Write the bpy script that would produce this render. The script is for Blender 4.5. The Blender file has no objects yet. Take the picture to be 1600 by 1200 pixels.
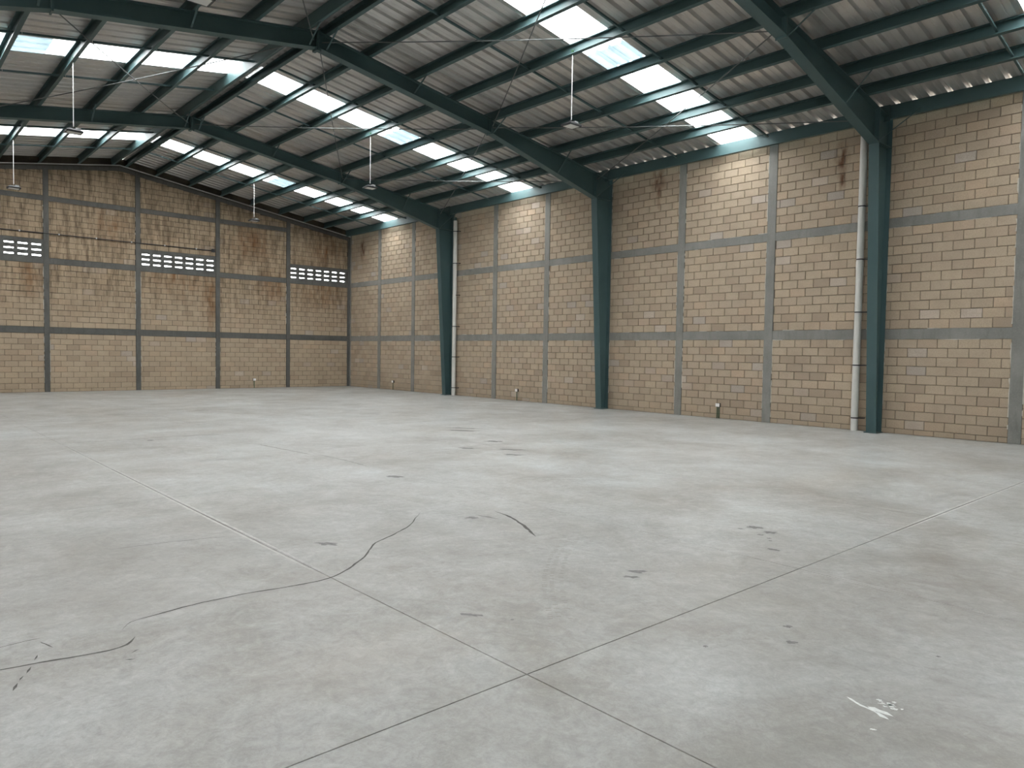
import bpy, math, random
import numpy as np
from mathutils import Matrix, Vector

# ------------------------------------------------------------------ camera, world, exposure
scn = bpy.context.scene
F_PX, YAW, PITCH, ROLL, CAM_H = 1137.555, 0.733324, -0.042028, 0.016067, 1.6647
W, D = 17.329, 30.759            # inner faces of right and back walls
fw = Vector((math.sin(YAW)*math.cos(PITCH), math.cos(YAW)*math.cos(PITCH), math.sin(PITCH)))
rt = fw.cross(Vector((0, 0, 1))).normalized(); up = rt.cross(fw)
rt, up = rt*math.cos(ROLL)+up*math.sin(ROLL), -rt*math.sin(ROLL)+up*math.cos(ROLL)
cam_data = bpy.data.cameras.new('camera'); cam = bpy.data.objects.new('camera', cam_data)
scn.collection.objects.link(cam)
cam_data.sensor_width = 36.0; cam_data.lens = F_PX/1600*36; cam_data.clip_end = 500
m = Matrix((rt, up, -fw)).transposed().to_4x4(); m.translation = (0, 0, CAM_H); cam.matrix_world = m
scn.camera = cam

SKY = 9.5
world = bpy.data.worlds.new('overcast_sky'); scn.world = world; world.use_nodes = True
bg = world.node_tree.nodes['Background']
bg.inputs['Color'].default_value = (0.985, 0.99, 1.0, 1); bg.inputs['Strength'].default_value = SKY
scn.view_settings.view_transform = 'Standard'; scn.view_settings.look = 'None'
scn.view_settings.gamma = 1; scn.view_settings.use_curve_mapping = False
scn.view_settings.exposure = 1.27
scn.cycles.use_denoising = True
scn.cycles.max_bounces = 10; scn.cycles.diffuse_bounces = 7; scn.cycles.transparent_max_bounces = 12
scn.cycles.glossy_bounces = 4
scn.cycles.sample_clamp_indirect = 20

# roof geometry
XR, SL = 7.52, 0.157             # ridge line and slope
XL = 2*XR-W                      # left wall face
Z_RAF, Z_SHT = 8.55, 8.80        # ridge height of rafter top and of roof sheet
Y_FRONT = -1.5
FRAMES = [6.74, 14.87, 22.83]
PITCH_W = 1.035
SKY_Y = [27.45-PITCH_W*k for k in (0, 8, 16, 23)]      # far edges of the skylight strips
HALF = W+0.10-XR
DIVS = [1.235, 2.47, 3.73, 4.97, 6.25, 7.40, 8.38]          # purlin offsets from the ridge
def z_at(x, zr): return zr-SL*abs(x-XR)

# daylight portals at the roof lights (they only guide the sky's own light)
for side in (1, -1):
    for ys in SKY_Y:
        ld = bpy.data.lights.new('skylight_portal', 'AREA'); ld.shape = 'RECTANGLE'
        ld.size = 9.6; ld.size_y = PITCH_W; ld.cycles.is_portal = True
        o = bpy.data.objects.new('skylight_portal', ld); scn.collection.objects.link(o)
        o.location = (XR+side*4.9, ys-PITCH_W/2, z_at(XR+4.9, Z_SHT)+0.10)
        o.rotation_euler = (0, side*math.atan(SL), 0)

# ------------------------------------------------------------------ helpers
rnd = random.Random(7)
C = scn.collection

class MB:
    def __init__(s): s.v = []; s.f = []; s.tone = []
    def add(s, vs, fs, tone=0.0):
        b = len(s.v); s.v += [tuple(p) for p in vs]; s.f += [tuple(i+b for i in f) for f in fs]
        s.tone += [tone]*len(vs); return s
    def box(s, a, b, tone=0.0):
        (x0, y0, z0), (x1, y1, z1) = a, b
        return s.add([(x0,y0,z0),(x1,y0,z0),(x1,y1,z0),(x0,y1,z0),(x0,y0,z1),(x1,y0,z1),(x1,y1,z1),(x0,y1,z1)],
                     [(0,3,2,1),(4,5,6,7),(0,1,5,4),(1,2,6,5),(2,3,7,6),(3,0,4,7)], tone)
    def prism(s, poly, axis, a, b):
        """polygon of (p,q) extruded along axis ('x','y','z') from a to b"""
        def P(p, q, t): return {'x': (t,p,q), 'y': (p,t,q), 'z': (p,q,t)}[axis]
        n = len(poly)
        vs = [P(p,q,a) for p,q in poly]+[P(p,q,b) for p,q in poly]
        fs = [tuple(range(n)), tuple(range(2*n-1, n-1, -1))]+[(i,(i+1)%n,(i+1)%n+n,i+n) for i in range(n)]
        return s.add(vs, fs)
    def bar(s, p, q, w, h, upv=(0,0,1)):
        p, q = Vector(p), Vector(q); d = (q-p).normalized()
        a = d.cross(Vector(upv)).normalized()*w/2; b = a.cross(d).normalized()*h/2
        vs = [p-a-b, p+a-b, p+a+b, p-a+b, q-a-b, q+a-b, q+a+b, q-a+b]
        return s.add(vs, [(0,3,2,1),(4,5,6,7),(0,1,5,4),(1,2,6,5),(2,3,7,6),(3,0,4,7)])
    def tube(s, p, q, r, n=10, r2=None):
        p, q = Vector(p), Vector(q); d = (q-p).normalized(); r2 = r if r2 is None else r2
        a = d.orthogonal().normalized(); b = d.cross(a); vs = []
        for c, rr in ((p, r), (q, r2)):
            vs += [c+(a*math.cos(2*math.pi*i/n)+b*math.sin(2*math.pi*i/n))*rr for i in range(n)]
        return s.add(vs, [tuple(range(n-1,-1,-1)), tuple(range(n, 2*n))]+[(i,(i+1)%n,(i+1)%n+n,i+n) for i in range(n)])
    def mesh(s, name, mat, smooth=False):
        me = bpy.data.meshes.new(name); me.from_pydata(s.v, [], s.f)
        me.materials.append(mat)
        if any(s.tone):
            at = me.attributes.new('tone', 'FLOAT', 'POINT'); at.data.foreach_set('value', s.tone)
        import bmesh
        bm = bmesh.new(); bm.from_mesh(me); bmesh.ops.recalc_face_normals(bm, faces=bm.faces); bm.to_mesh(me); bm.free()
        if smooth:
            me.shade_smooth(); me.set_sharp_from_angle(angle=0.6)
        return me
    def obj(s, name, mat, parent=None, smooth=False, label=None, cat=None, group=None, kind=None, keep_pos=True):
        return link(name, s.mesh(name, mat, smooth), parent, label, cat, group, kind)

def link(name, me, parent=None, label=None, cat=None, group=None, kind=None, loc=None, rot=None):
    o = bpy.data.objects.new(name, me); C.objects.link(o)
    if parent is not None: o.parent = parent
    if loc is not None: o.location = loc
    if rot is not None: o.rotation_euler = rot
    return tag(o, label, cat, group, kind)
def tag(o, label=None, cat=None, group=None, kind=None):
    for k, v in (('label', label), ('category', cat), ('group', group), ('kind', kind)):
        if v: o[k] = v
    return o
def empty(name, loc, label, cat, group=None):
    return link(name, None, None, label, cat, group, loc=loc)

# ------------------------------------------------------------------ materials
class NT:
    def __init__(s, name):
        s.m = bpy.data.materials.new(name); s.m.use_nodes = True; s.t = s.m.node_tree
        s.b = s.t.nodes['Principled BSDF']; s.out = s.t.nodes['Material Output']
    def n(s, typ, **kw):
        nd = s.t.nodes.new(typ)
        for k, v in kw.items(): setattr(nd, k, v)
        return nd
    def l(s, a, b): s.t.links.new(a, b)
    def val(s, sock, v):
        if hasattr(v, 'links') or isinstance(v, bpy.types.NodeSocket): s.l(v, sock)
        else: sock.default_value = v
    def pos(s, scale=(1,1,1), loc=(0,0,0)):
        g = s.n('ShaderNodeNewGeometry'); mp = s.n('ShaderNodeMapping')
        mp.inputs['Scale'].default_value = scale; mp.inputs['Location'].default_value = loc
        s.l(g.outputs['Position'], mp.inputs['Vector']); return mp.outputs['Vector']
    def noise(s, vec, scale, detail=4, rough=0.55, dist=0.0):
        nd = s.n('ShaderNodeTexNoise'); s.l(vec, nd.inputs['Vector'])
        nd.inputs['Scale'].default_value = scale; nd.inputs['Detail'].default_value = detail
        nd.inputs['Roughness'].default_value = rough; nd.inputs['Distortion'].default_value = dist
        return nd.outputs['Fac']
    def ramp(s, fac, stops):
        nd = s.n('ShaderNodeValToRGB'); s.l(fac, nd.inputs['Fac']); e = nd.color_ramp.elements
        while len(e) < len(stops): e.new(0.5)
        for i, (p, c) in enumerate(stops):
            e[i].position = p; e[i].color = (c, c, c, 1) if isinstance(c, (int, float)) else (*c, 1)
        return nd.outputs['Color']
    def mix(s, fac, a, b, mode='MIX'):
        nd = s.n('ShaderNodeMix', data_type='RGBA', blend_type=mode)
        s.val(nd.inputs[0], fac); 
        for i, v in ((6, a), (7, b)):
            s.val(nd.inputs[i], (*v, 1) if isinstance(v, tuple) and len(v) == 3 else v)
        return nd.outputs[2]
    def math(s, op, a, b=0.0, clamp=False):
        nd = s.n('ShaderNodeMath', operation=op, use_clamp=clamp); s.val(nd.inputs[0], a); s.val(nd.inputs[1], b)
        return nd.outputs[0]
    def bump(s, h, strength, dist=0.01):
        nd = s.n('ShaderNodeBump'); s.l(h, nd.inputs['Height']); nd.inputs['Strength'].default_value = strength
        nd.inputs['Distance'].default_value = dist; s.l(nd.outputs['Normal'], s.b.inputs['Normal'])
    def spots(s, lst):
        """soft blotches (x,y,z,radius) in world space -> 0..1"""
        g = s.n('ShaderNodeNewGeometry'); acc = None
        for x, y, z, rx, ry, rz in lst:
            mp = s.n('ShaderNodeMapping', vector_type='POINT')
            mp.inputs['Location'].default_value = (-x/rx, -y/ry, -z/rz); mp.inputs['Scale'].default_value = (1/rx, 1/ry, 1/rz)
            s.l(g.outputs['Position'], mp.inputs['Vector'])
            ln = s.n('ShaderNodeVectorMath', operation='LENGTH'); s.l(mp.outputs['Vector'], ln.inputs[0])
            v = s.math('SUBTRACT', 1.0, ln.outputs['Value'], True)
            acc = v if acc is None else s.math('MAXIMUM', acc, v)
        return acc
def simple(name, col, rough=0.6, metal=0.0, var=0.08, scale=3.0, bump=0.0):
    t = NT(name); f = t.noise(t.pos(), scale, 5)
    c = t.mix(t.ramp(f, [(0.3, 0.0), (0.7, 1.0)]), tuple(x*(1-var) for x in col), tuple(min(1, x*(1+var)) for x in col))
    t.l(c, t.b.inputs['Base Color']); t.b.inputs['Roughness'].default_value = rough; t.b.inputs['Metallic'].default_value = metal
    if bump: t.bump(t.noise(t.pos(), scale*20, 4), bump)
    return t.m

M = {}
def block_material(name, back):
    t = NT(name)
    a1 = t.n('ShaderNodeAttribute', attribute_name='tone'); a2 = t.n('ShaderNodeAttribute', attribute_name='tone', attribute_type='OBJECT')
    tone = t.math('ADD', a1.outputs['Fac'], a2.outputs['Fac'])
    c = t.ramp(tone, [(0.02, (0.361, 0.283, 0.208)), (0.2, (0.424, 0.324, 0.234)), (0.45, (0.462, 0.370, 0.272)), (0.7, (0.493, 0.391, 0.279)),
                      (0.86, (0.504, 0.375, 0.264)), (0.93, (0.429, 0.375, 0.330)), (1.0, (0.563, 0.468, 0.386))])
    p = t.pos()
    c = t.mix(t.math('MULTIPLY', t.ramp(t.noise(p, 2.2, 4), [(0.35, 0.0), (0.75, 1.0)]), 0.35), c, (0.29, 0.235, 0.17))
    c = t.mix(t.math('MULTIPLY', t.ramp(t.noise(p, 45, 5, 0.75), [(0.42, 0.0), (0.66, 1.0)]), 0.5), c, (0.25, 0.20, 0.15))
    c = t.mix(t.math('MULTIPLY', t.ramp(t.noise(p, 140, 2, 0.7), [(0.6, 0.0), (0.75, 1.0)]), 0.3), c, (0.55, 0.48, 0.38))
    if back:
        g = t.n('ShaderNodeNewGeometry'); sp = t.n('ShaderNodeSeparateXYZ'); t.l(g.outputs['Position'], sp.inputs[0])
        hi = t.n('ShaderNodeMapRange'); t.l(sp.outputs['Z'], hi.inputs[0])
        hi.inputs[1].default_value = 2.2; hi.inputs[2].default_value = 4.4
        st = t.ramp(t.noise(t.pos((4.2, 4.2, 0.8)), 1.5, 6, 0.66), [(0.42, 0.0), (0.64, 1.0)])
        st = t.math('MULTIPLY', t.math('MULTIPLY', st, hi.outputs[0]), 0.80)
        c = t.mix(t.math('ADD', t.math('MULTIPLY', hi.outputs[0], 0.30), 0.14), c, (0.25, 0.175, 0.095))
        c = t.mix(st, c, (0.115, 0.078, 0.045))
        sp2 = t.spots([(9.6, D, 4.55, 1.5, 1, 1.1), (10.9, D, 3.6, .5, 1, 1.9), (15.8, D, 4.5, 1.5, 1, 1.3), (13.5, D, 4.4, 1.0, 1, 0.9), (7.2, D, 6.2, .9, 1, .8), (4.6, D, 4.2, .5, 1, 1.0),
                       (12.6, D, 6.2, 1.2, 1, 1.1), (16.2, D, 6.2, 1.2, 1, .8)])
        br = t.math('MULTIPLY', t.math('MULTIPLY', sp2, t.ramp(t.noise(t.pos((3, 3, 0.8)), 1.6, 4), [(0.35, 0.0), (0.65, 1.0)])), 1.1, True)
        c = t.mix(br, c, (0.17, 0.085, 0.034))
    else:
        sp2 = t.spots([(W, 7.75, 6.35, .22, .22, .55), (W, 7.72, 5.9, .12, .1, .45), (W, 13.05, 6.75, .35, .35, .4), (W, 13.0, 6.3, .15, .12, .5), (W, 29.6, 6.3, .25, .25, .7)])
        br = t.math('MULTIPLY', t.math('MULTIPLY', sp2, t.ramp(t.noise(t.pos((1, 1, 0.5)), 6, 4), [(0.35, 0.0), (0.6, 1.0)])), 1.3, True)
        c = t.mix(br, c, (0.13, 0.06, 0.03))
        # darker tan towards the floor
        g = t.n('ShaderNodeNewGeometry'); sp = t.n('ShaderNodeSeparateXYZ'); t.l(g.outputs['Position'], sp.inputs[0])
        lo = t.n('ShaderNodeMapRange'); t.l(sp.outputs['Z'], lo.inputs[0]); lo.inputs[1].default_value = 0.9; lo.inputs[2].default_value = 0.0
        c = t.mix(t.math('MULTIPLY', lo.outputs[0], 0.35), c, (0.27, 0.21, 0.15))
    t.l(c, t.b.inputs['Base Color']); t.b.inputs['Roughness'].default_value = 0.95
    t.bump(t.noise(p, 70, 4, 0.7), 0.5, 0.01)
    return t.m
M['block_r'] = block_material('tan_concrete_block', False)
M['block_b'] = block_material('stained_tan_concrete_block', True)
M['mortar'] = simple('dark_mortar', (0.155, 0.13, 0.10), 0.95, var=0.25, scale=8)
tt = NT('stained_mortar'); g_ = tt.n('ShaderNodeNewGeometry'); s_ = tt.n('ShaderNodeSeparateXYZ'); tt.l(g_.outputs['Position'], s_.inputs[0])
h_ = tt.n('ShaderNodeMapRange'); tt.l(s_.outputs['Z'], h_.inputs[0]); h_.inputs[1].default_value = 2.2; h_.inputs[2].default_value = 3.6
tt.l(tt.mix(tt.math('MULTIPLY', h_.outputs[0], tt.ramp(tt.noise(tt.pos(), 1.2, 4), [(0.3, 0.4), (0.6, 1.0)])), (0.13, 0.105, 0.075), (0.045, 0.036, 0.027)), tt.b.inputs['Base Color']); tt.b.inputs['Roughness'].default_value = .95
M['mortar_b'] = tt.m
M['mortar_pale'] = simple('pale_mortar', (0.50, 0.47, 0.41), 0.95, var=0.2, scale=9)
def concrete_mat(name, col, dark):
    t = NT(name); p = t.pos()
    c = t.mix(t.ramp(t.noise(p, 1.3, 6, 0.6), [(0.3, 0.0), (0.7, 1.0)]), tuple(x*0.78 for x in col), tuple(x*1.12 for x in col))
    c = t.mix(t.math('MULTIPLY', t.ramp(t.noise(t.pos((4, 4, 0.7)), 2.5, 5, 0.65), [(0.5, 0.0), (0.72, 1.0)]), 0.5), c, dark)
    c = t.mix(t.math('MULTIPLY', t.ramp(t.noise(p, 30, 4), [(0.5, 0.0), (0.75, 1.0)]), 0.25), c, tuple(x*1.5 for x in col))
    t.l(c, t.b.inputs['Base Color']); t.b.inputs['Roughness'].default_value = 0.9
    t.bump(t.noise(p, 25, 5), 0.3, 0.01); return t.m
M['conc'] = concrete_mat('grey_cast_concrete', (0.225, 0.222, 0.205), (0.13, 0.125, 0.11))
M['conc_b'] = concrete_mat('weathered_grey_concrete', (0.100, 0.100, 0.092), (0.05, 0.048, 0.042))
def steel_mat():
    t = NT('blue_green_painted_steel'); p = t.pos()
    c = t.mix(t.ramp(t.noise(p, 1.1, 5), [(0.3, 0.0), (0.7, 1.0)]), (0.052, 0.094, 0.097), (0.064, 0.112, 0.115))
    c = t.mix(t.math('MULTIPLY', t.ramp(t.noise(p, 9, 5, .7), [(0.58, 0.0), (0.75, 1.0)]), 0.3), c, (0.075, 0.125, 0.125))
    t.l(c, t.b.inputs['Base Color']); t.b.inputs['Roughness'].default_value = 0.45; t.b.inputs['Specular IOR Level'].default_value = 0.3
    return t.m
M['steel'] = steel_mat()
M['rod'] = simple('galvanised_rod', (0.13, 0.14, 0.14), 0.45, 0.4)
def sheet_mat():
    t = NT('galvanised_roof_sheet'); p = t.pos()
    c = t.mix(t.ramp(t.noise(t.pos((0.5, 3, 0.5)), 2.0, 5), [(0.3, 0.0), (0.7, 1.0)]), (0.54, 0.525, 0.505), (0.64, 0.625, 0.605))
    c = t.mix(t.math('MULTIPLY', t.ramp(t.noise(p, 7, 5, .7), [(0.55, 0.0), (0.8, 1.0)]), 0.4), c, (0.34, 0.31, 0.28))
    t.l(c, t.b.inputs['Base Color']); t.b.inputs['Metallic'].default_value = 0.5; t.b.inputs['Roughness'].default_value = 0.30
    return t.m
M['sheet'] = sheet_mat()
def skylight_mat(name, tint, share):
    t = NT(name); t.t.nodes.remove(t.b)
    tr = t.n('ShaderNodeBsdfTransparent'); tr.inputs['Color'].default_value = (*tint, 1)
    tl = t.n('ShaderNodeBsdfTranslucent')
    f = t.ramp(t.noise(t.pos((1, 1, 1)), 3, 4), [(0.3, tuple(x*0.85 for x in tint)), (0.7, tint)]); t.l(f, tl.inputs['Color'])
    mx = t.n('ShaderNodeMixShader'); mx.inputs[0].default_value = share
    t.l(tr.outputs[0], mx.inputs[1]); t.l(tl.outputs[0], mx.inputs[2]); t.l(mx.outputs[0], t.out.inputs['Surface'])
    return t.m
M['skylight'] = skylight_mat('milky_fibreglass_sheet', (0.89, 0.90, 0.90), 0.35)
M['skylap'] = skylight_mat('double_fibreglass_lap', (0.27, 0.31, 0.325), 0.5)
M['pvc'] = simple('white_pvc_pipe', (0.60, 0.59, 0.555), 0.45, var=0.06, scale=4)
M['black'] = simple('black_plastic', (0.018, 0.018, 0.02), 0.5)
M['lens'] = simple('frosted_lamp_lens', (0.62, 0.62, 0.60), 0.4, var=0.03)
M['white'] = simple('white_plastic', (0.82, 0.80, 0.78), 0.4, var=0.02)
M['green'] = simple('green_conduit', (0.028, 0.075, 0.035), 0.5, var=0.15, scale=12)
M['zinc'] = simple('bright_zinc', (0.55, 0.55, 0.55), 0.35, 0.6)
M['crack'] = simple('dark_crack', (0.095, 0.092, 0.085), 0.95, var=0.3, scale=30)
M['oil'] = simple('dark_oil_stain', (0.17, 0.168, 0.16), 0.6, var=0.3, scale=30)
M['scuff'] = simple('pale_rubber_scuff', (0.31, 0.305, 0.285), 0.7, var=0.15, scale=8)
M['paint'] = simple('spilled_white_paint', (0.72, 0.74, 0.72), 0.6, var=0.15, scale=40)
def floor_mat(name, k):
    t = NT(name); p = t.pos()
    a = t.ramp(t.noise(p, 0.36, 7, 0.62, 0.7), [(0.36, 0.0), (0.62, 1.0)])
    c = t.mix(a, (0.335*k, 0.318*k, 0.292*k), (0.485*k, 0.502*k, 0.502*k))
    b = t.ramp(t.noise(t.pos((1.0, 0.6, 1), (3, 8, 0)), 1.0, 8, 0.66, 0.9), [(0.42, 0.0), (0.64, 1.0)])
    c = t.mix(t.math('MULTIPLY', b, 0.58), c, (0.315*k, 0.298*k, 0.27*k))
    d = t.ramp(t.noise(t.pos((1, 1, 1), (11, 3, 0)), 2.4, 9, 0.70, 1.6), [(0.46, 0.0), (0.62, 1.0)])
    c = t.mix(t.math('MULTIPLY', d, 0.42), c, (0.55*k, 0.565*k, 0.56*k))
    e = t.ramp(t.noise(t.pos((1, 1, 1), (5, 9, 0)), 13, 8, 0.78, 2.2), [(0.44, 0.0), (0.66, 1.0)])
    c = t.mix(t.math('MULTIPLY', e, 0.55), c, (0.265*k, 0.255*k, 0.235*k))
    e2 = t.ramp(t.noise(t.pos((1, 1, 1), (15, 2, 0)), 24, 7, 0.75, 2.6), [(0.52, 0.0), (0.66, 1.0)])
    c = t.mix(t.math('MULTIPLY', e2, 0.42), c, (0.56*k, 0.56*k, 0.545*k))
    w = t.n('ShaderNodeTexWave', wave_type='RINGS', rings_direction='Z'); t.l(t.pos((1, 1, 0), (-2.5, 1.2, 0)), w.inputs['Vector'])
    w.inputs['Scale'].default_value = 2.2; w.inputs['Distortion'].default_value = 14; w.inputs['Detail'].default_value = 5; w.inputs['Detail Scale'].default_value = 1.6
    c = t.mix(t.math('MULTIPLY', t.ramp(w.outputs['Fac'], [(0.5, 0.0), (0.95, 1.0)]), 0.16), c, (0.23*k, 0.225*k, 0.21*k))
    s = t.ramp(t.noise(p, 90, 3, 0.7), [(0.56, 0.0), (0.72, 1.0)])
    c = t.mix(t.math('MULTIPLY', s, 0.34), c, (0.20*k, 0.195*k, 0.18*k))
    ru = t.spots([(10.2, 4.4, 0, 1.6, .7, 1), (9.3, 12.6, 0, 1.2, 1.3, 1), (2.0, 3.4, 0, 0.8, .5, 1)])
    c = t.mix(t.math('MULTIPLY', ru, 0.30), c, (0.38*k, 0.31*k, 0.235*k))
    mid_bright = t.spots([(8.5, 12.5, 0, 9, 9, 1), (11.5, 7.5, 0, 7, 6, 1), (13, 20, 0, 7, 9, 1)])  # brighter light in mid-hall painted into the colour, along with pale dust
    c = t.mix(t.math('MULTIPLY', t.math('MULTIPLY', mid_bright, t.ramp(t.noise(t.pos((.6, 1, 1), (2, 5, 0)), 0.8, 8, .65, .8), [(0.35, 0.15), (0.6, 1.0)])), 0.55, True), c, (0.60*k, 0.605*k, 0.595*k))
    c = t.mix(t.math('MULTIPLY', t.math('MULTIPLY', t.spots([(2.5, 1.0, 0, 6.5, 6.5, 1), (2, 6, 0, 4, 5, 1)]), t.ramp(t.noise(t.pos((1, 1, 1), (7, 7, 0)), 1.1, 8, .68, 1.0), [(0.3, 0.35), (0.62, 1.0)])), 0.55, True), c, (0.285*k, 0.275*k, 0.25*k))  # light falloff towards the camera painted in as darker, dirt-mottled colour
    m1 = t.ramp(t.noise(t.pos((1, 1, 1), (21, 4, 0)), 0.62, 9, 0.68, 0.9), [(0.36, (0.83, 0.815, 0.79)), (0.52, (0.97, 0.97, 0.96)), (0.66, (1.08, 1.10, 1.10))])
    c = t.mix(1.0, c, m1, 'MULTIPLY')
    m2 = t.ramp(t.noise(t.pos((1.5, 1, 1), (2, 31, 0)), 5.0, 9, 0.74, 1.8), [(0.38, 0.89), (0.62, 1.07)])
    c = t.mix(1.0, c, m2, 'MULTIPLY')
    t.l(c, t.b.inputs['Base Color'])
    r = t.ramp(t.noise(p, 1.2, 6, .6), [(0.3, 0.32), (0.7, 0.50)]); t.l(r, t.b.inputs['Roughness'])
    t.b.inputs['Specular IOR Level'].default_value = 0.5
    t.bump(t.noise(p, 22, 5, 0.6), 0.10, 0.01); return t.m
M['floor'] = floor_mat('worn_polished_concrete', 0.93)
M['joint'] = simple('joint_grime', (0.11, 0.105, 0.095), 0.95, var=0.3, scale=20)
M['soil'] = simple('outside_gravel', (0.28, 0.27, 0.25), 0.95, var=0.2)

# ------------------------------------------------------------------ structure: ground, floor
MB().box((-80, -80, -0.5), (100, 110, -0.16)).obj('ground', M['soil'], kind='structure', label='pale gravel ground outside the hall', cat='ground')
floor = MB().box((XL-0.2, Y_FRONT-0.2, -0.155), (W+0.2, D+0.2, -0.02)).obj('floor', M['joint'], kind='structure', label='worn grey concrete floor with saw cut joints', cat='floor')
xl = [XL-0.1, -0.39, 2.563, 5.51, 8.46, 11.41, 14.36, W+0.1]
yl = [Y_FRONT-0.1, 2.694, 8.5, 14.32, 20.1, 25.6, D+0.1]
gx = {2.563: .0026, 5.51: .0026, -0.39: .002}; gy = {2.694: .0026, 14.32: .003}
for i in range(len(xl)-1):
    for j in range(len(yl)-1):
        a, b = xl[i]+gx.get(xl[i], .0012), xl[i+1]-gx.get(xl[i+1], .0012)
        c, d = yl[j]+gy.get(yl[j], .0012), yl[j+1]-gy.get(yl[j+1], .0012)
        e = 0.002
        mb = MB(); mb.add([(a,c,-.1),(b,c,-.1),(b,d,-.1),(a,d,-.1),(a,c,-e),(b,c,-e),(b,d,-e),(a,d,-e),
                           (a+e,c+e,0),(b-e,c+e,0),(b-e,d-e,0),(a+e,d-e,0)],
                          [(0,3,2,1)]+[(k,(k+1)%4,(k+1)%4+4,k+4) for k in range(4)]+[(k+4,(k+1)%4+4,(k+1)%4+8,k+8) for k in range(4)]+[(8,9,10,11)])
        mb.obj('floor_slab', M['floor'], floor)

# floor marks
def ribbon(name, pts, w, mat, jag=0.0, label=None, seed=1, taper=True, z=0.0012):
    r = random.Random(seed); P = []
    for (x0, y0), (x1, y1) in zip(pts[:-1], pts[1:]):
        n = max(2, int(math.hypot(x1-x0, y1-y0)/0.06))
        for k in range(n): P.append((x0+(x1-x0)*k/n, y0+(y1-y0)*k/n))
    P.append(pts[-1])
    # smooth
    for _ in range(3):
        P = [P[0]]+[((P[i-1][0]+2*P[i][0]+P[i+1][0])/4, (P[i-1][1]+2*P[i][1]+P[i+1][1])/4) for i in range(1, len(P)-1)]+[P[-1]]
    vs, fs = [], []
    for i, (x, y) in enumerate(P):
        q0 = P[max(0, i-1)]; q1 = P[min(len(P)-1, i+1)]
        dx, dy = q1[0]-q0[0], q1[1]-q0[1]; L = math.hypot(dx, dy) or 1; nx, ny = -dy/L, dx/L
        u = i/(len(P)-1); ww = w*(min(1, 6*u, 6*(1-u)) if taper else 1)*r.uniform(0.6, 1.25)+0.0006
        jx, jy = r.uniform(-jag, jag), r.uniform(-jag, jag)
        vs += [(x+jx+nx*ww/2, y+jy+ny*ww/2, z), (x+jx-nx*ww/2, y+jy-ny*ww/2, z)]
    for i in range(len(P)-1): fs.append((2*i, 2*i+1, 2*i+3, 2*i+2))
    mb = MB(); mb.add(vs, fs); return mb.obj(name, mat, floor, label=label)
def blob(name, x, y, rx, ry, mat, ang=0.0, seed=0, label=None, rough=0.3):
    r = random.Random(seed); n = 18; vs = []
    for k in range(n):
        a = 2*math.pi*k/n; s = 1+r.uniform(-rough, rough)
        u, v = rx*s*math.cos(a), ry*s*math.sin(a)
        vs.append((x+u*math.cos(ang)-v*math.sin(ang), y+u*math.sin(ang)+v*math.cos(ang), 0.0012))
    mb = MB(); mb.add(vs, [tuple(range(n))]); return mb.obj(name, mat, floor, label=label)
crack1 = [(4.338,6.206),(3.904,5.763),(3.551,5.546),(3.323,5.444),(3.034,5.114),(2.718,4.859),(2.529,4.771),(2.316,4.774),(1.974,4.84),(1.594,4.84),(1.233,4.771),(1.175,4.751),(1.139,4.649)]
crack2 = [(0.40,4.48),(0.521,4.466),(0.684,4.44),(0.826,4.417),(0.941,4.386),(1.08,4.371),(1.129,4.435),(1.166,4.501)]
ribbon('crack', crack1, 0.016, M['crack'], 0.004, 'long winding dark crack', 1)
ribbon('crack', crack2, 0.014, M['crack'], 0.003, 'dark crack ending in a hook', 2)
ribbon('crack', [(4.969,5.766),(4.933,5.473),(4.78,5.099),(4.567,4.71)], 0.030, M['crack'], 0.004, 'curved dark skid mark', 3)
ribbon('crack', [(4.712,5.75),(4.74,5.58),(4.768,5.454)], 0.030, M['oil'], 0.004, None, 4)
ribbon('crack', [(0.50,4.79),(0.562,4.802),(0.699,4.827),(0.759,4.814)], 0.006, M['crack'], 0.002, None, 5)
ribbon('crack', [(0.741,4.757),(0.757,4.709),(0.782,4.619)], 0.007, M['crack'], 0.002, None, 6)
for i, s in enumerate([[(0.70,4.56),(0.675,4.49)], [(0.648,4.41),(0.615,4.33)], [(0.60,4.31),(0.575,4.26)], [(0.565,4.235),(0.535,4.15)]]): ribbon('crack', s, 0.013, M['crack'], 0.002, None, 10+i)
ribbon('crack', [(1.037,4.198),(1.083,4.17)], 0.009, M['crack'], 0.001, None, 20)
ribbon('crack', [(1.086,4.266),(1.134,4.303)], 0.007, M['crack'], 0.001, None, 21)
ribbon('crack', [(2.45,6.43),(1.95,6.55),(1.5,6.60)], 0.010, M['oil'], 0.002, None, 22)
ribbon('scuff', [(5.2,12.5),(5.3,11.4),(5.38,10.6)], 0.05, M['scuff'], 0.01, None, 30); ribbon('scuff', [(5.45,10.7),(5.5,9.9),(5.46,9.1)], 0.04, M['scuff'], 0.01, None, 31)
ribbon('scuff', [(2.75,14.36),(3.6,14.36),(4.6,14.39),(5.3,14.40)], 0.05, M['scuff'], 0.01, None, 32)
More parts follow.
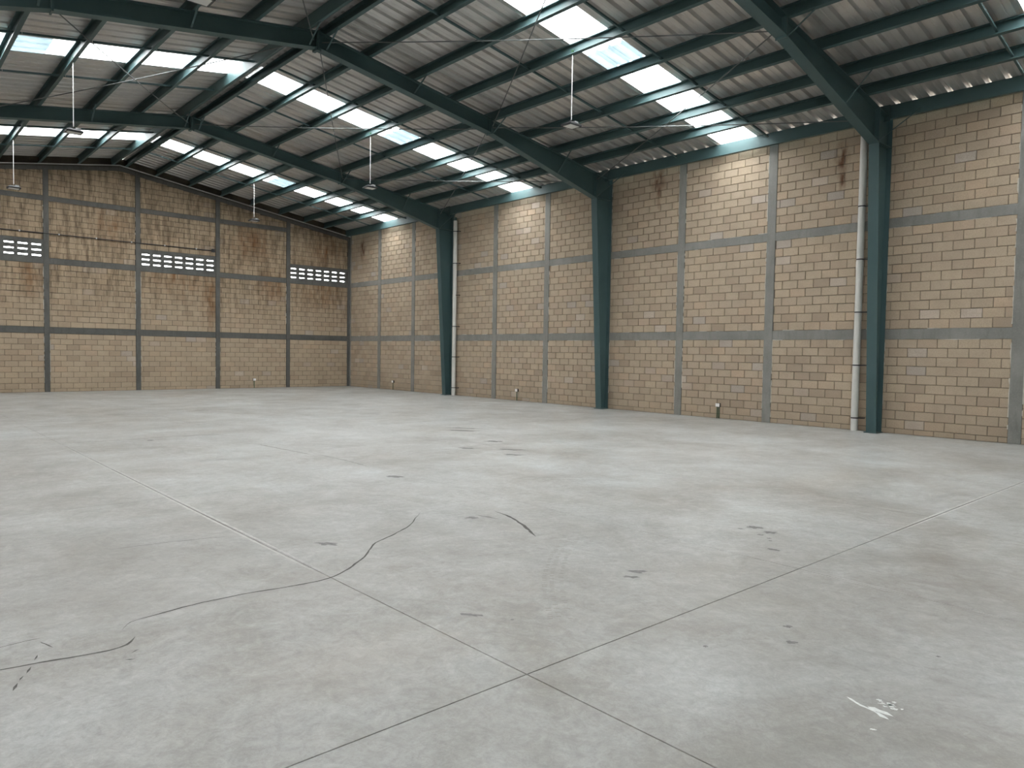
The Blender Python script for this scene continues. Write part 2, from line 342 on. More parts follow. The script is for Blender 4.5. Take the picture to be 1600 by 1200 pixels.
for i, (x, y, rx, ry) in enumerate([(6.508,3.649,.09,.03),(6.436,3.442,.09,.035),(6.281,3.458,.035,.02),(6.222,3.335,.03,.018),(5.883,3.108,.065,.026),(4.263,2.141,.035,.016),(4.044,2.006,.042,.018),(4.493,1.372,.02,.01),
        (6.35,3.7,.03,.015),(6.15,3.28,.02,.012),(4.593,5.669,.07,.03),(2.98,5.67,.09,.035),(2.879,3.543,.07,.018),(4.445,3.462,.08,.03),(4.30,3.40,.06,.02),(3.9,14.0,.05,.05),(5.3,8.2,.14,.05),(8.9,10.4,.16,.06),(9.6,12.2,.4,.06),(9.9,12.6,.5,.05),(8.4,9.3,.22,.05),(8.0,8.8,.2,.05),(7.9,9.9,.15,.05),(3.02,3.32,.010,.010),(3.6,2.3,.012,.01)]):
    blob('stain', x, y, rx*(.72 if i < 8 else 1), rx*.55 if i < 8 else ry*1.3, M['oil'], -0.9, i, 'small dark oil spot' if i < 8 else None, 0.45)
M['dust'] = simple('pale_joint_dust', (0.50, 0.495, 0.475), 0.9, var=0.12, scale=14)
for k, sg in enumerate((-1, 1)):
    ribbon('joint_dust', [(2.563+sg*.026, 4.9), (2.563+sg*.026, 14.2)], 0.022, M['dust'], 0.002, None, 50+k)
    ribbon('joint_dust', [(7.0, 2.694+sg*.022), (14.5, 2.694+sg*.022)], 0.018, M['dust'], 0.002, None, 52+k)
    ribbon('joint_dust', [(5.51+sg*.016, 1.9), (5.51+sg*.016, 2.66)], 0.010, M['dust'], 0.001, None, 54+k)
# white paint spill
ribbon('paint_streak', [(3.60,1.50),(3.575,1.44),(3.556,1.38),(3.55,1.33)], 0.018, M['paint'], 0.003, 'streak of spilled white paint', 40)
ribbon('paint_streak', [(3.578,1.39),(3.572,1.33),(3.57,1.27)], 0.030, M['paint'], 0.006, None, 41)
ribbon('paint_streak', [(3.553,1.35),(3.535,1.30),(3.525,1.265)], 0.022, M['paint'], 0.006, None, 42)
r = random.Random(5)
for k in range(16): blob('paint_splash', 3.675+r.gauss(0, .022), 1.325+r.gauss(0, .030), r.uniform(.005, .016), r.uniform(.004, .011), M['paint'], r.uniform(0, 3), k, None, 0.5)
blob('paint_splash', 3.372, 1.28, .014, .007, M['paint'], -1, 77); blob('paint_splash', 1.30, 1.62, .008, .006, M['paint'], -1, 78)
# tyre tread print
t = MB(); path = [(4.816,4.486),(4.274,4.12),(3.868,3.785),(3.565,3.472),(3.257,3.102)]; r = random.Random(9)
for (x0,y0),(x1,y1) in zip(path[:-1], path[1:]):
    n = int(math.hypot(x1-x0, y1-y0)/0.035); L = math.hypot(x1-x0, y1-y0); dx, dy = (x1-x0)/L, (y1-y0)/L
    for k in range(n):
        for off in (-.075, -.02, .05):
            if r.random() < 0.35: continue
            cx, cy = x0+dx*L*k/n-dy*off, y0+dy*L*k/n+dx*off; a, b = 0.006, r.uniform(.012, .02)
            t.add([(cx+dx*u*a-dy*v*b, cy+dy*u*a+dx*v*b, 0.001) for u, v in ((-1,-1),(1,-1),(1,1),(-1,1))], [(0,1,2,3)])
M['tread'] = simple('faint_tyre_dust', (0.30, 0.29, 0.265), 0.8, var=0.1, scale=20)
t.obj('tyre_print', M['tread'], floor, label='faint tyre tread print', kind='stuff')

# ------------------------------------------------------------------ walls
B1, B1T, B2, B2T = 2.12, 2.348, 4.615, 4.825
COURSE = 0.2
PIL_R = [D-0.02, 28.13, 25.48, 22.83, 20.24, 17.57, 14.88, 12.19, 9.48, 6.76, 4.08, 1.4, -1.3]
PIL_B = [W-0.02, 14.27, 11.19, 8.15, 5.12, 2.08, -0.95, XL+0.1]
def block_mesh(cache, w, h, mat):
    k = (round(w, 3), round(h, 3), mat.name)
    if k not in cache:
        c, d = min(0.006, w/4, h/4), 0.045; a, b = w/2, h/2
        mb = MB(); mb.add([(-a,d,-b),(a,d,-b),(a,d,b),(-a,d,b),(-a,c,-b),(a,c,-b),(a,c,b),(-a,c,b),(-a+c,0,-b+c),(a-c,0,-b+c),(a-c,0,b-c),(-a+c,0,b-c)],
                          [(k1,(k1+1)%4,(k1+1)%4+4,k1+4) for k1 in range(4)]+[(k1+4,(k1+1)%4+4,(k1+1)%4+8,k1+8) for k1 in range(4)]+[(8,9,10,11)])
        cache[k] = mb.mesh('concrete_block', mat)
    return cache[k]
def lay(u0, u1, z0, z1, seed, from_top=False, ztop=None, pitch=COURSE):
    """blocks (u, z, w, h) filling a panel, running bond"""
    r = random.Random(seed); out = []; J = 0.011; st = r.uniform(0.12, 0.3)
    n = int((z1-z0)/pitch)+2; par = r.randint(0, 1)
    for k in range(n):
        if from_top: a, b = z1-(k+1)*pitch, z1-k*pitch
        else: a, b = z0+k*pitch, z0+(k+1)*pitch
        a, b = max(a, z0), min(b, z1)
        if b-a < 0.03: continue
        u = u0-0.4+(st if (k+par) % 2 else st-0.2)+r.uniform(-.01, .01)
        while u < u1:
            p, q = max(u, u0), min(u+0.4, u1)
            u += 0.4
            if q-p < 0.035: continue
            bb = b
            if ztop: bb = min(b, ztop(p), ztop(q))
            if bb-a < 0.03: continue
            out.append(((p+q)/2, (a+bb)/2, q-p-J*r.uniform(.7, 1.3), bb-a-J*r.uniform(.7, 1.3)))
    return out
Rw = np.array([rt, up, fw])
def proj(p):
    c = Rw @ (np.array(p)-np.array([0, 0, CAM_H])); 
    return None if c[2] < 0.1 else (800+F_PX*c[0]/c[2], 600-F_PX*c[1]/c[2])
def shown_area(pt, u, z, w, h):
    q = [proj(pt(u+a*w/2, z+b*h/2)) for a, b in ((-1,-1),(1,-1),(1,1),(-1,1))]
    if any(x is None for x in q): return 0
    cx, cy = sum(x[0] for x in q)/4, sum(x[1] for x in q)/4
    if not (0 < cx < 1600 and 0 < cy < 1200): return 0
    return abs(sum(q[i][0]*q[(i+1)%4][1]-q[(i+1)%4][0]*q[i][1] for i in range(4)))/2
def hidden(u, z):      # blocks fully behind the columns
    return any(abs(u-f) < 0.1 for f in FRAMES)
def tone_pick(r):
    x = r.random()
    return min(0.999, max(0.02, r.gauss(0.5, 0.17))) if x < .88 else r.uniform(.78, .95) if x < .95 else r.uniform(.02, .2) if x < .99 else 0.985
def build_blocks(wall, blocks, pt, rotz, mat, seed):
    r = random.Random(seed); cache = {}
    sized = sorted(((shown_area(pt, *b), i) for i, b in enumerate(blocks)), reverse=True)
    single = {i for a, i in sized[:300] if a > 0}
    rest = MB(); R3 = Matrix.Rotation(rotz, 3, 'Z')
    for i, (u, z, w, h) in enumerate(blocks):
        tone = tone_pick(r); p = Vector(pt(u, z)); dep = r.uniform(-.003, .004)
        off = R3 @ Vector((0, dep, 0))
        if i in single:
            me = block_mesh(cache, round(w, 2), round(h, 2), mat)
            o = link('concrete_block', me, wall, loc=p+off, rot=(r.uniform(-.006, .006), r.uniform(-.006, .006), rotz)); o['tone'] = tone
        else:
            c = 0.006; a, b, d = w/2, h/2, 0.045
            vs = [(-a,d,-b),(a,d,-b),(a,d,b),(-a,d,b),(-a,c,-b),(a,c,-b),(a,c,b),(-a,c,b),(-a+c,0,-b+c),(a-c,0,-b+c),(a-c,0,b-c),(-a+c,0,b-c)]
            rest.add([p+off+R3 @ Vector(v) for v in vs], [(k,(k+1)%4,(k+1)%4+4,k+4) for k in range(4)]+[(k+4,(k+1)%4+4,(k+1)%4+8,k+8) for k in range(4)]+[(8,9,10,11)], tone)
    if rest.v: rest.obj('block_field', mat, wall, kind='stuff', label='remaining tan concrete blocks in running bond')

# right wall
WT = 7.15
wall_r = MB().box((W+0.016, Y_FRONT-.2, -0.1), (W+0.20, D+0.2, WT)).obj('wall_right', M['mortar'], kind='structure', label='long tan block side wall with grey concrete pilasters', cat='wall')
blocks = []
ps = sorted(PIL_R); PW = 0.225; seed = 100
for a, b in zip(ps[:-1], ps[1:]):
    u0, u1 = a+PW/2, b-PW/2
    for z0, z1, ft, pit in ((0.0, B1, True, .2), (B1T, B2, False, (B2-B1T)/11), (B2T, WT, False, .2)):
        seed += 1
        if u1 > -2: blocks += lay(u0, u1, z0, z1, seed, ft, None, pit)
build_blocks(wall_r, blocks, lambda u, z: (W, u, z), -math.pi/2, M['block_r'], 11)
r = random.Random(3)
def ragged(mb, plane, u, z0, z1, sgn, r):
    """thin pale mortar smear along a vertical pilaster edge"""
    z = z0; pts = []
    while z < z1: pts.append((z, r.uniform(.004, .030))); z += r.uniform(.05, .16)
    for (za, wa), (zb, wb) in zip(pts[:-1], pts[1:]):
        if r.random() < .25: continue
        q = [(u, za), (u+sgn*wa, za), (u+sgn*wb, zb), (u, zb)]
        mb.add([plane(*p) for p in q], [(0,1,2,3)])
for y in PIL_R:
    if y < -2: continue
    p = MB().box((W-0.010, y-PW/2, -0.02), (W+0.05, y+PW/2, WT-0.02)).obj('pilaster', M['conc'], wall_r)
    mb = MB()
    for s in (-1, 1):
        for z0, z1 in ((0.1, B1-.02), (B1T+.02, B2-.02), (B2T+.02, 6.8)):
            if r.random() < (.8 if s > 0 else .55): ragged(mb, lambda u, z: (W-0.006, u, z), y+s*PW/2, z0+r.uniform(0, .5), z1, s, r)
    if mb.v: mb.obj('mortar_smear', M['mortar_pale'], p)
for a, b in zip(ps[:-1], ps[1:]):
    if b < 0: continue
    for z0, z1 in ((B1, B1T), (B2, B2T)):
        n = 14; vs = []; fs = []      # slightly wavy cast beam
        for k in range(n+1):
            u = a+PW/2+(b-a-PW)*k/n; e0, e1 = r.uniform(-.008, .008), r.uniform(-.008, .008)
            vs += [(W-0.004, u, z0+e0), (W-0.004, u, z1+e1), (W+.05, u, z1+e1), (W+.05, u, z0+e0)]
        for k in range(n):
            for q in range(4): fs.append((4*k+q, 4*k+(q+1)%4, 4*k+4+(q+1)%4, 4*k+4+q))
        mb = MB(); mb.add(vs, fs); bo = mb.obj('bond_beam', M['conc'], wall_r)
        sm = MB(); u = a+PW/2
        while u < b-PW/2-.1:
            L = r.uniform(.1, .35); w1, w2 = r.uniform(.004, .02), r.uniform(.004, .02); s = r.choice((0, 1)); zz = z1 if s else z0; sg = 1 if s else -1
            u2 = min(u+L, b-PW/2)
            if r.random() < .45: sm.add([(W-0.003, u, zz), (W-0.003, u2, zz), (W-0.003, u2, zz+sg*w2), (W-0.003, u, zz+sg*w1)], [(0,1,2,3)])
            u = u2
        if sm.v: sm.obj('mortar_smear', M['mortar_pale'], bo)

# back (gable) wall
def gable(x): return 8.48-SL*abs(x-XR)
vents = [(PIL_B[1]+.07, PIL_B[0]-.15), (PIL_B[3]+.085, PIL_B[2]-.085), (PIL_B[5]+.085, PIL_B[4]-.085)]
VZ0, VZ1 = B2T, 5.36
wb = MB(); yb0, yb1 = D+0.016, D+0.16
wb.box((XL-.2, yb0, -.1), (W+.2, yb1, VZ0))
xs = [XL-.2]+sorted([q for v in vents for q in v])+[W+.2]
for k in range(0, len(xs)-1, 2): wb.box((xs[k], yb0, VZ0), (xs[k+1], yb1, VZ1))
wb.prism([(XL-.2, VZ1), (W+.2, VZ1), (W+.2, z_at(W+.2, Z_SHT)-.002), (XR, Z_SHT-.002), (XL-.2, z_at(XL-.2, Z_SHT)-.002)], 'y', yb0, yb1)
wall_b = wb.obj('wall_back', M['mortar_b'], kind='structure', label='stained tan block gable wall with vent strips', cat='wall')
blocks = []; pb = sorted(PIL_B); PB = 0.165
for i, (a, b) in enumerate(zip(pb[:-1], pb[1:])):
    u0, u1 = a+PB/2, b-PB/2
    if b > W-.1: u1 = b-.1
    vent = any(v[0] >= a and v[1] <= b for v in vents)
    last = b > W-.1
    segs = [(0, B1, True, .2), (B1T, B2, False, (B2-B1T)/11)]
    top = lambda x: gable(x)-.10
    segs += [(VZ1+.11, 6.855 if not last else 9, False, .2)] if vent else [(B2T, 6.855 if not last else 9, False, .2)]
    if not last: segs += [(7.03, 9, False, .2)]
    for z0, z1, ft, pit in segs:
        seed += 1
        if u1 > 2.0: blocks += lay(u0, u1, z0, z1, seed, ft, top, pit)
build_blocks(wall_b, blocks, lambda u, z: (u, D, z), 0.0, M['block_b'], 12)
for x in PIL_B:
    if x < 1.5: continue
    w = PB if x < W-1 else 0.20
    p = MB().prism([(x-w/2, -.02), (x+w/2, -.02), (x+w/2, gable(x+w/2)), (x-w/2, gable(x-w/2))], 'y', D-0.035, D+.05).obj('pilaster', M['conc_b'], wall_b)
    mb = MB()
    for s in (-1, 1):
        for z0, z1 in ((0.1, B1), (B1T, B2), (5.5, 6.8)):
            if x < W-1 and r.random() < .5: ragged(mb, lambda u, z: (u, D-.007, z), x+s*w/2, z0+r.uniform(0, .6), z1, s, r)
    if mb.v: mb.obj('mortar_smear', M['mortar_pale'], p)
for a, b in zip(pb[:-1], pb[1:]):
    if b < 2.5: continue
    u0, u1 = a+PB/2, b-PB/2
    lst = [(B1, B1T), (B2, B2T)]
    if b < W-.5: lst.append((6.855, 7.03))
    vent = any(v[0] >= a and v[1] <= b for v in vents)
    if vent: lst.append((VZ1, VZ1+.11))
    for z0, z1 in lst: MB().box((u0, D-.012, z0), (u1, D+.05, z1)).obj('bond_beam', M['conc_b'], wall_b)
mb = MB(); 
for xa, xb in ((2.0, XR), (XR, W)):
    mb.prism([(xa, gable(xa)-.15), (xb, gable(xb)-.15), (xb, gable(xb)), (xa, gable(xa))], 'y', D-.02, D+.05)
mb.obj('gable_beam', M['conc_b'], wall_b)
MB().bar((XR, D-.04, gable(XR)+.05), (W, D-.04, gable(W)+.05), .03, .08, (0, 1, 0)).bar((2.0, D-.04, gable(2.0)+.05), (XR, D-.04, gable(XR)+.05), .03, .08, (0, 1, 0)).obj('gable_flashing', M['sheet'], wall_b)
# precast vent blocks with three slots each
for v0, v1 in vents:
    n = 7; uw = (v1-v0)/n
    mb = MB(); e = .055; h = VZ1-VZ0; y0, y1 = -.005, .14
    mb.box((-uw/2, y0, 0), (-uw/2+e, y1, h)); mb.box((uw/2-e, y0, 0), (uw/2, y1, h))
    zz = [0, .045]; sl = .056; br = (h-.045-.05-3*sl)/2
    z = 0.0
    for k, bh in enumerate((.045, br, br, .05)):
        mb.box((-uw/2+e, y0+.02 if 0 < k < 3 else y0, z), (uw/2-e, y1-.02 if 0 < k < 3 else y1, z+bh)); z += bh+sl
    me = mb.mesh('vent_block', M['conc_b'])
    for k in range(n): link('vent_block', me, wall_b, loc=(v0+uw*(k+.5), D, VZ0))

# unseen walls that close the hall
wl = MB().box((XL-.2, Y_FRONT-.2, -.1), (XL, D+.2, WT)).obj('wall_left', M['block_r'], kind='structure', label='plain tan side wall opposite the long block wall', cat='wall')
wf = MB(); yf0, yf1 = Y_FRONT-.2, Y_FRONT
wf.prism([(XL, -.1), (W, -.1), (W, z_at(W, Z_SHT)-.03), (XR, Z_SHT-.03), (XL, z_at(XL, Z_SHT)-.03)], 'y', yf0, yf1)
wfo = wf.obj('wall_front', M['block_r'], kind='structure', label='plain tan end wall facing the stained gable wall', cat='wall')

absorber = MB()  # invented dark slatted panel, absorbs bounce off the unseen end wall
for k in range(31): absorber.box((XR-8.8, Y_FRONT, .2*k), (XR+8.8, Y_FRONT+.03+.02*(k % 2), .2*k+.19))
absorber.obj('bounce_absorber', M['steel'], wfo, label='unseen green slatted panel added to cut bounce light')

# ------------------------------------------------------------------ roof sheets
def sheet_mesh(name, side, mat, x0=0.12, x1=None, dz=0.0, npitch=3):
    x1 = HALF if x1 is None else x1
    P = PITCH_W/3; rh = .068; prof = []
    for k in range(npitch):
        b = k*P
        prof += [(b, 0), (b+.095, 0), (b+.105, .006), (b+.125, .006), (b+.135, 0), (b+.235, 0), (b+.262, rh), (b+.313, rh), (b+.340, 0)]
    prof.append((npitch*P, 0))
    th = .004; n = len(prof); vs = []
    for x in (x0, x1):
        for y, z in prof: vs.append((side*x, -y, -SL*x+z+dz))
        for y, z in prof: vs.append((side*x, -y, -SL*x+z+dz+th))
    fs = []
    for i in range(n-1):
        fs += [(i, i+1, 2*n+i+1, 2*n+i), (n+i, 3*n+i, 3*n+i+1, n+i+1)]
    for b in (0, 2*n):
        for i in range(n-1): fs.append((b+i, b+n+i, b+n+i+1, b+i+1))
    fs += [(0, 2*n, 3*n, n), (n-1, 2*n-1, 4*n-1, 3*n-1)]
    mb = MB(); mb.add(vs, fs); return mb.mesh(name, mat)
mb = MB()
mb.prism([(XR-.3, z_at(XR-.3, Z_SHT)+.075), (XR, Z_SHT+.075), (XR+.3, z_at(XR+.3, Z_SHT)+.075), (XR+.3, z_at(XR+.3, Z_SHT)+.08), (XR, Z_SHT+.085), (XR-.3, z_at(XR-.3, Z_SHT)+.08)], 'y', Y_FRONT-.3, D+.4)
for sd in (-1, 1):
    xa, xb = XR+sd*.13, XR+sd*.16
    mb.prism([(xa, z_at(xa, Z_SHT)-.004), (xb, z_at(xb, Z_SHT)-.004), (xb, z_at(xb, Z_SHT)+.08), (xa, z_at(xa, Z_SHT)+.08)], 'y', Y_FRONT-.3, D+.4)
ceiling = mb.obj('ceiling', M['sheet'], kind='structure', label='ribbed metal roof with translucent skylight strips', cat='ceiling')
k0 = -4; ystart = 27.45+4*PITCH_W
for side in (1, -1):
    ms = sheet_mesh('roof_sheet', side, M['sheet']); mk = sheet_mesh('skylight_sheet', side, M['skylight'])
    ml = sheet_mesh('skylight_lap', side, M['skylap'], 4.32, 5.05, -.010)
    y = ystart
    while y > Y_FRONT-.2:
        sky = any(abs(y-s) < .01 for s in SKY_Y)
        o = link('skylight_sheet' if sky else 'roof_sheet', mk if sky else ms, ceiling, loc=(XR, y, Z_SHT))
        if sky:
            o['label'] = 'milky translucent roof sheet glowing with daylight'
            if 5 < y < 28: link('skylight_lap', ml, ceiling, loc=(XR, y, Z_SHT))
        y -= PITCH_W

# ------------------------------------------------------------------ purlins
BAYS = [(-1.3, 6.74), (6.74, 14.87), (14.87, 22.83), (22.83, D+.1)]
BAYNAME = ['short of the outermost frame', 'between outermost and middle frames', 'between middle and gable-side frames', 'resting on the gable wall']
ORD = ['first', 'second', 'third', 'fourth', 'fifth', 'sixth', 'seventh']
SIDE = {1: 'long-wall slope', -1: 'opposite slope'}
DP = Z_SHT-Z_RAF
def purlin_mesh(L, depth, fl, opening):
    t = .006; s = opening
    mb = MB(); w = fl*s
    def bx(xa, xb, za, zb): mb.box((min(xa, xb), 0, za), (max(xa, xb), L, zb))
    bx(0, t*s, 0, depth); bx(t*s, w, 0, t); bx(t*s, w, depth-t, depth); bx(w-t*s, w, t, .022); bx(w-t*s, w, depth-.022, depth-t)
    return mb.mesh('roof_purlin', M['steel'])
for bi, (ya, yb) in enumerate(BAYS):
    L = yb-ya
    me = purlin_mesh(L, DP-.012, .085, 1); mr = purlin_mesh(L, DP-.012, .085, -1)
    eave = purlin_mesh(L-.016, .29, .09, 1)
    for side in (1, -1):
        if bi == 0 and side < 0: continue
        for k, off in enumerate(DIVS):
            x = XR+off if side > 0 else XR-off-.17
            if side < 0 and x < (0.3 if bi < 3 else 2.5): continue
            link('roof_purlin', mr, None, f'green purlin {ORD[k]} below the ridge, {SIDE[side]}, {BAYNAME[bi]}', 'purlin', f'roof purlins, {SIDE[side]}, {BAYNAME[bi]}',
                 loc=(x+.085, ya, z_at(x+.085, Z_RAF)), rot=(0, side*math.atan(SL), 0))
        x = XR+side*.26
        link('ridge_purlin', me if side < 0 else mr, None, f'green ridge purlin, {SIDE[side]}, {BAYNAME[bi]}', 'purlin', 'ridge purlins', loc=(x, ya, z_at(x, Z_RAF)), rot=(0, side*math.atan(SL), 0))
        if side > 0:
            link('eave_strut', eave, None, f'green eave beam over the long block wall, {BAYNAME[bi]}', 'beam', 'eave beams', loc=(W-.23, ya+.008, z_at(W-.2, Z_SHT)-.30))

# bridging angles between purlins at the third points of each bay
stops = [.26]+DIVS+[9.43]
for bi, (ya, yb) in enumerate(BAYS):
    for fr in (1, 2):
        y = ya+(yb-ya)*fr/3
        if bi == 0 and fr == 1: continue
        for side in (1, -1):
            if bi == 0 and side < 0: continue
            e = empty('purlin_bridging', (XR+side*4.8, y, z_at(XR+4.8, Z_RAF)), f'bridging angles {"beside" if (fr == 1) != (bi == 0) else "away from"} the skylight strip, {SIDE[side]}, {BAYNAME[bi]}', 'brace', 'purlin bridging')
            for a, b in zip(stops[:-1], stops[1:]):
                if side < 0 and a > 6.2: continue
                xa, xb = XR+side*(a+.01), XR+side*(b-.0); zo = .07
                pa = Vector((xa, y, z_at(xa, Z_RAF)+zo))-e.location; pb_ = Vector((xb, y, z_at(xb, Z_RAF)+zo))-e.location
                mb = MB(); mb.bar(pa, pb_, .038, .004); mb.bar(pa+Vector((0, -.019, .019)), pb_+Vector((0, -.019, .019)), .004, .038); mb.obj('bridging_angle', M['steel'], e)

# ------------------------------------------------------------------ portal frames
FW = .22; TF = .016; TW = .010
KX, KZ = 16.60, 6.39; SX, SZ = 12.45, 7.44; RZ = 8.21; BX = 17.0; OX = W-.025
def plate_strip(mb, pts, y0, y1, t, n):
    """flat plate following a polyline of (x,z); n = +1/-1 thickness up/down"""
    for (xa, za), (xb, zb) in zip(pts[:-1], pts[1:]):
        d = Vector((xb-xa, zb-za)).normalized(); nn = Vector((-d.y, d.x))*t*n
        mb.prism([(xa, za), (xb, zb), (xb+nn.x, zb+nn.y), (xa+nn.x, za+nn.y)], 'y', y0, y1)
names = ['outermost green steel frame, beside a white downpipe, farthest from the gable wall', 'middle green steel frame without a downpipe', 'green steel frame nearest the gable wall']
for fi, yf in enumerate(FRAMES):
    root = empty('portal_frame', (W-.2, yf, 0), names[fi], 'steel frame')
    off = Vector((W-.2, yf, 0))
    def done(mb, name, parent=root):
        if parent is root: mb.v = [tuple(Vector(v)-off) for v in mb.v]
        else: mb.v = [tuple(Vector(v)-off) for v in mb.v]
        return mb.obj(name, M['steel'], parent)
    for side in (1, -1):
        if side < 0 and fi > 2: continue
        mx = (lambda x: x) if side > 0 else (lambda x: 2*XR-x)
        def P(pts): return [(mx(x), z) for x, z in pts]
        zt = lambda x: z_at(x, Z_RAF)
        cu = MB()
        cu.prism(P([(BX, 0), (OX, 0), (OX, zt(OX)), (KX, zt(KX)), (KX, KZ)]), 'y', yf-TW/2, yf+TW/2)
        col = done(cu, 'column')
        mb = MB(); plate_strip(mb, P([(BX, 0), (KX, KZ)]), yf-FW/2, yf+FW/2, TF, -side); done(mb, 'inner_flange', col)
        mb = MB(); plate_strip(mb, P([(OX, 0), (OX, zt(OX))]), yf-FW/2, yf+FW/2, TF, side); done(mb, 'outer_flange', col)
        mb = MB(); plate_strip(mb, P([(KX, KZ), (OX, KZ)]), yf-FW/2, yf+FW/2, TF, 1); done(mb, 'knee_stiffener', col)
        mb = MB().box((min(mx(BX-.05), mx(OX)), yf-FW/2-.03, 0), (max(mx(BX-.05), mx(OX)), yf+FW/2+.03, .02)); done(mb, 'base_plate', col)
        ra = MB(); ra.prism(P([(KX, KZ), (SX, SZ), (SX, zt(SX)), (KX, zt(KX))]), 'y', yf-TW/2, yf+TW/2)
        ra.prism(P([(SX, SZ), (XR, RZ), (XR, Z_RAF), (SX, zt(SX))]), 'y', yf-TW/2, yf+TW/2)
        raf = done(ra, 'rafter')
        mb = MB(); plate_strip(mb, P([(KX, KZ), (SX, SZ), (XR, RZ)]), yf-FW/2, yf+FW/2, TF, -1*(-side)); done(mb, 'bottom_flange', raf)
        mb = MB(); plate_strip(mb, P([(W-.24, zt(W-.24)), (XR, Z_RAF)]), yf-FW/2, yf+FW/2, TF, side); done(mb, 'top_flange', raf)
        for x, zb, zz in ((KX, KZ, zt(KX)), (SX, SZ-.05, zt(SX)), (XR+.018, RZ-.07, Z_RAF)):
            mb = MB().box((mx(x)-.016, yf-FW/2, zb), (mx(x)+.016, yf+FW/2, zz)); done(mb, 'end_plate', raf)
        if side > 0:
            mb = MB().box((W-.250, yf-.13, KZ+.55), (W-.236, yf+.13, z_at(W-.24, Z_SHT)-.002)); done(mb, 'leak_cover_plate', col)  # plate added to cover the daylight leak at the strut ends
        # flange braces to the purlins
        for o_ in (.20, 2.50, 5.00, 7.42):
            x = XR+o_+(0 if side > 0 or o_ < 1 else .14); zlow = RZ+(SZ-RZ)*(x-XR)/(SX-XR) if x < SX else SZ+(KZ-SZ)*(x-SX)/(KX-SX)
            for dy in ((-.1, -.62),):
                mb = MB().bar((mx(x), yf+dy[0], zlow+.02), (mx(x+.01), yf+dy[1], zt(x)+.015), .035, .012); done(mb, 'flange_brace')
        mb = MB().bar((mx(KX+.08), yf-.05, KZ+.04), (mx(W-.24), yf-.75, z_at(W-.2, Z_SHT)-.22), .05, .012); done(mb, 'flange_brace')
        for dyy in (-.12, -.09):
            mb = MB().tube((mx(XR+.05), yf+dyy, RZ-.03), (mx(XR+.05), yf+dyy, RZ-.09), .012, 6); done(mb, 'anchor_bolt')

# ------------------------------------------------------------------ roof cross-brace rods
def rod(p, q, label, group):
    p, q = Vector(p), Vector(q); mid = (p+q)/2
    d = Vector((0, 0, -.05))
    mb = MB(); n = 8; pts = [p+(q-p)*k/n+d*(1-(2*k/n-1)**2) for k in range(n+1)]
    for a, b in zip(pts[:-1], pts[1:]): mb.tube(a-mid, b-mid, .012, 8)
    o = mb.obj('brace_rod', M['rod'], None, True, label, 'brace rod', group); o.location = mid
ZB = -.16
def node(x, y, dz=0.0): return (x, y, z_at(x, Z_RAF)+ZB+dz)
for bi, (fa, fb) in enumerate(((FRAMES[0], FRAMES[1]), (FRAMES[1], FRAMES[2]))):
    ya, yb = fa+.08, fb-.08
    A, B = [('outermost', 'middle'), ('middle', 'gable-side')][bi]
    xs_, xe = SX+.05, W-.65
    for x0, x1, n0, n1 in ((XR+.1, xs_, 'ridge', 'mid rafter'), (xs_, xe, 'mid rafter', 'knee'), (XR-.1, 2*XR-xs_, 'ridge', 'opposite mid rafter')):
        rod(node(x0, ya), node(x1, yb), f'thin brace rod from {n0} of {A} frame to {n1} of {B} frame', 'roof brace rods')
        rod(node(x1, ya, -.04), node(x0, yb, -.04), f'thin brace rod from {n1} of {A} frame to {n0} of {B} frame', 'roof brace rods')

# ------------------------------------------------------------------ lamps
def lamp(x, y, zl, label):
    zt = z_at(x, Z_RAF)
    e = empty('high_bay_lamp', (x, y, zl), label, 'lamp')
    L = zt-zl
    MB().tube((0, 0, .13), (0, 0, L+.02), .009, 8).obj('hanger_rod', M['white'], e, True)
    mb = MB(); mb.box((-.02, -.02, L-.01), (.02, .02, L+.10)); mb.obj('hanger_clip', M['green'], e)
    a, b = .17, .14
    h = MB(); h.add([(-a,-b,.0),(a,-b,.0),(a,b,.0),(-a,b,.0),(-a,-b,.035),(a,-b,.035),(a,b,.035),(-a,b,.035),(-.1,-.09,.075),(.1,-.09,.075),(.1,.09,.075),(-.1,.09,.075)],
                    [(0,3,2,1)]+[(k,(k+1)%4,(k+1)%4+4,k+4) for k in range(4)]+[(k+4,(k+1)%4+4,(k+1)%4+8,k+8) for k in range(4)]+[(8,9,10,11)])
    hs = h.obj('housing', M['black'], e)
    MB().box((-a+.035, -b+.03, -.004), (a-.035, b-.03, .004)).obj('lens', M['lens'], hs, label='frosted white lamp lens')
    MB().box((.03, -.08, .07), (.13, .02, .11)).obj('driver_box', M['zinc'], e)
    mb = MB(); mb.bar((-.12, 0, .04), (0, 0, .14), .03, .005); mb.bar((.12, 0, .04), (0, 0, .14), .03, .005); mb.obj('bracket', M['black'], e)
lx = XR+DIVS[2]+.045; ll = XR-DIVS[2]-.17+.045+.35
lamp(lx, 10.8, 6.47, 'black hanging lamp over the long wall side between outermost and middle frames')
lamp(lx, 18.9, 6.44, 'black hanging lamp over the long wall side, between the middle frame and next')
lamp(lx, 27.3, 6.52, 'black hanging lamp near the gable wall and its third pilaster')
lamp(ll-.35, 10.75, 6.55, 'black hanging lamp on the far roof slope with lens seen close up')
lamp(ll-.35, 18.75, 6.40, 'black hanging lamp on the far slope beside crossing brace rods')
lamp(ll-.35, 27.0, 6.46, 'black hanging lamp in front of the gable wall upper left beam')

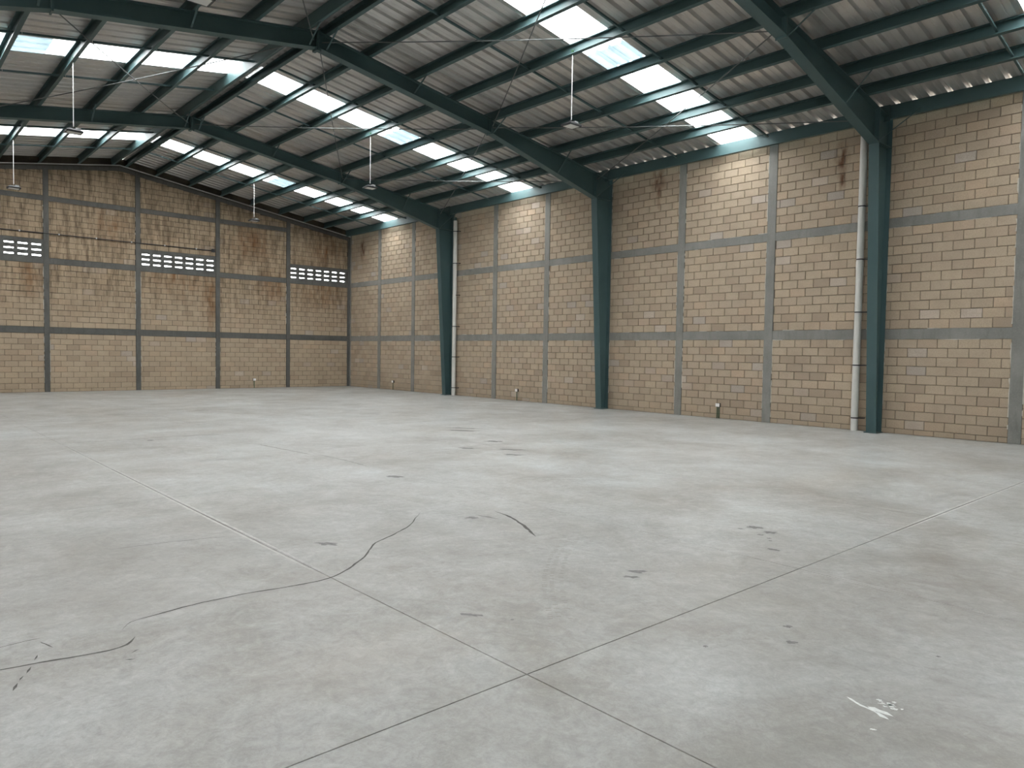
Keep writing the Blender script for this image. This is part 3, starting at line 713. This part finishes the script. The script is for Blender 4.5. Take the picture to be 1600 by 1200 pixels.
# ------------------------------------------------------------------ downpipes
def downpipe(y, ztop, straps, side, label):
    x = W-.125; rr = .078
    e = empty('downpipe', (x, y, 0), label, 'pipe')
    MB().tube((0, 0, 0), (0, 0, ztop), rr, 24).obj('pipe', M['pvc'], e, True)
    mb = MB(); mb.tube((0, 0, ztop), (0, 0, ztop+.12), .045, 16); mb.obj('outlet_neck', M['steel'], e, True)
    MB().tube((0, 0, 3.72), (0, 0, 3.90), rr+.006, 24).obj('pipe_socket', M['pvc'], e, True)
    for z in straps:
        mb = MB(); mb.tube((0, 0, z-.014), (0, 0, z+.014), rr+.005, 24)
        mb.bar((side*0.0, side*rr, z), (.05, side*(rr+.10), z), .012, .028); mb.bar((.05, side*(rr+.10), z), (.125, side*(rr+.10), z), .02, .028)
        mb.obj('strap', M['black'], e)
downpipe(7.20, 6.75, (5.16, 3.95, 2.74, 1.52, .30), -1, 'white plastic downpipe beside the outermost steel frame')
downpipe(22.49, 6.72, (6.31, 5.09, 3.87, 2.67, 1.49, .30), -1, 'white plastic downpipe beside the frame nearest the gable')

# ------------------------------------------------------------------ sockets and conduits
def socket(p, wall, n, label):
    e = empty('power_socket', p, label, 'socket')
    def q(u, d, z): return (-d, u, z) if wall == 'r' else (u, -d, z)      # u along the wall, d out of it
    def bx(a, b): 
        A, B = q(*a), q(*b); return MB().box(tuple(map(min, A, B)), tuple(map(max, A, B)))
    bx((-.055, .0, -.05), (.055, .06, .05)).obj('back_box', M['black'], e)
    bx((-.06, .06, -.045), (.06, .068, .045)).obj('cover_plate', M['white'], e)
    for k in range(n):
        u = (-.028, .028)[k] if n == 2 else 0.0
        MB().tube(q(u, .03, -.05), q(u, .03, -p[2]), .014, 10).obj('conduit', M['green'], e, True)
socket((W, 10.86, .36), 'r', 2, 'white socket on two green conduits on the long wall, between two steel frames')
socket((W, 18.94, .37), 'r', 1, 'white socket low on the long wall in the bay short of the gable frame')
socket((W, 26.92, .36), 'r', 1, 'white socket low on the long wall near the room corner')
socket((12.73, D, .36), 'b', 1, 'white socket low on the stained gable wall')
e = empty('wall_conduit', (11.0, D-.03, 5.69), 'thin dark conduit running along the gable wall above the vents', 'conduit')
MB().tube((0, 0, 0), (-10.5, 0, 0), .016, 8).obj('pipe', M['black'], e, True)
MB().box((-.06, -.03, -.06), (.06, .03, .07)).obj('junction_box', M['black'], e)
for k in range(8): MB().box((-.7-1.2*k, -.02, -.02), (-.66-1.2*k, .03, .035)).obj('pipe_clip', M['zinc'], e)
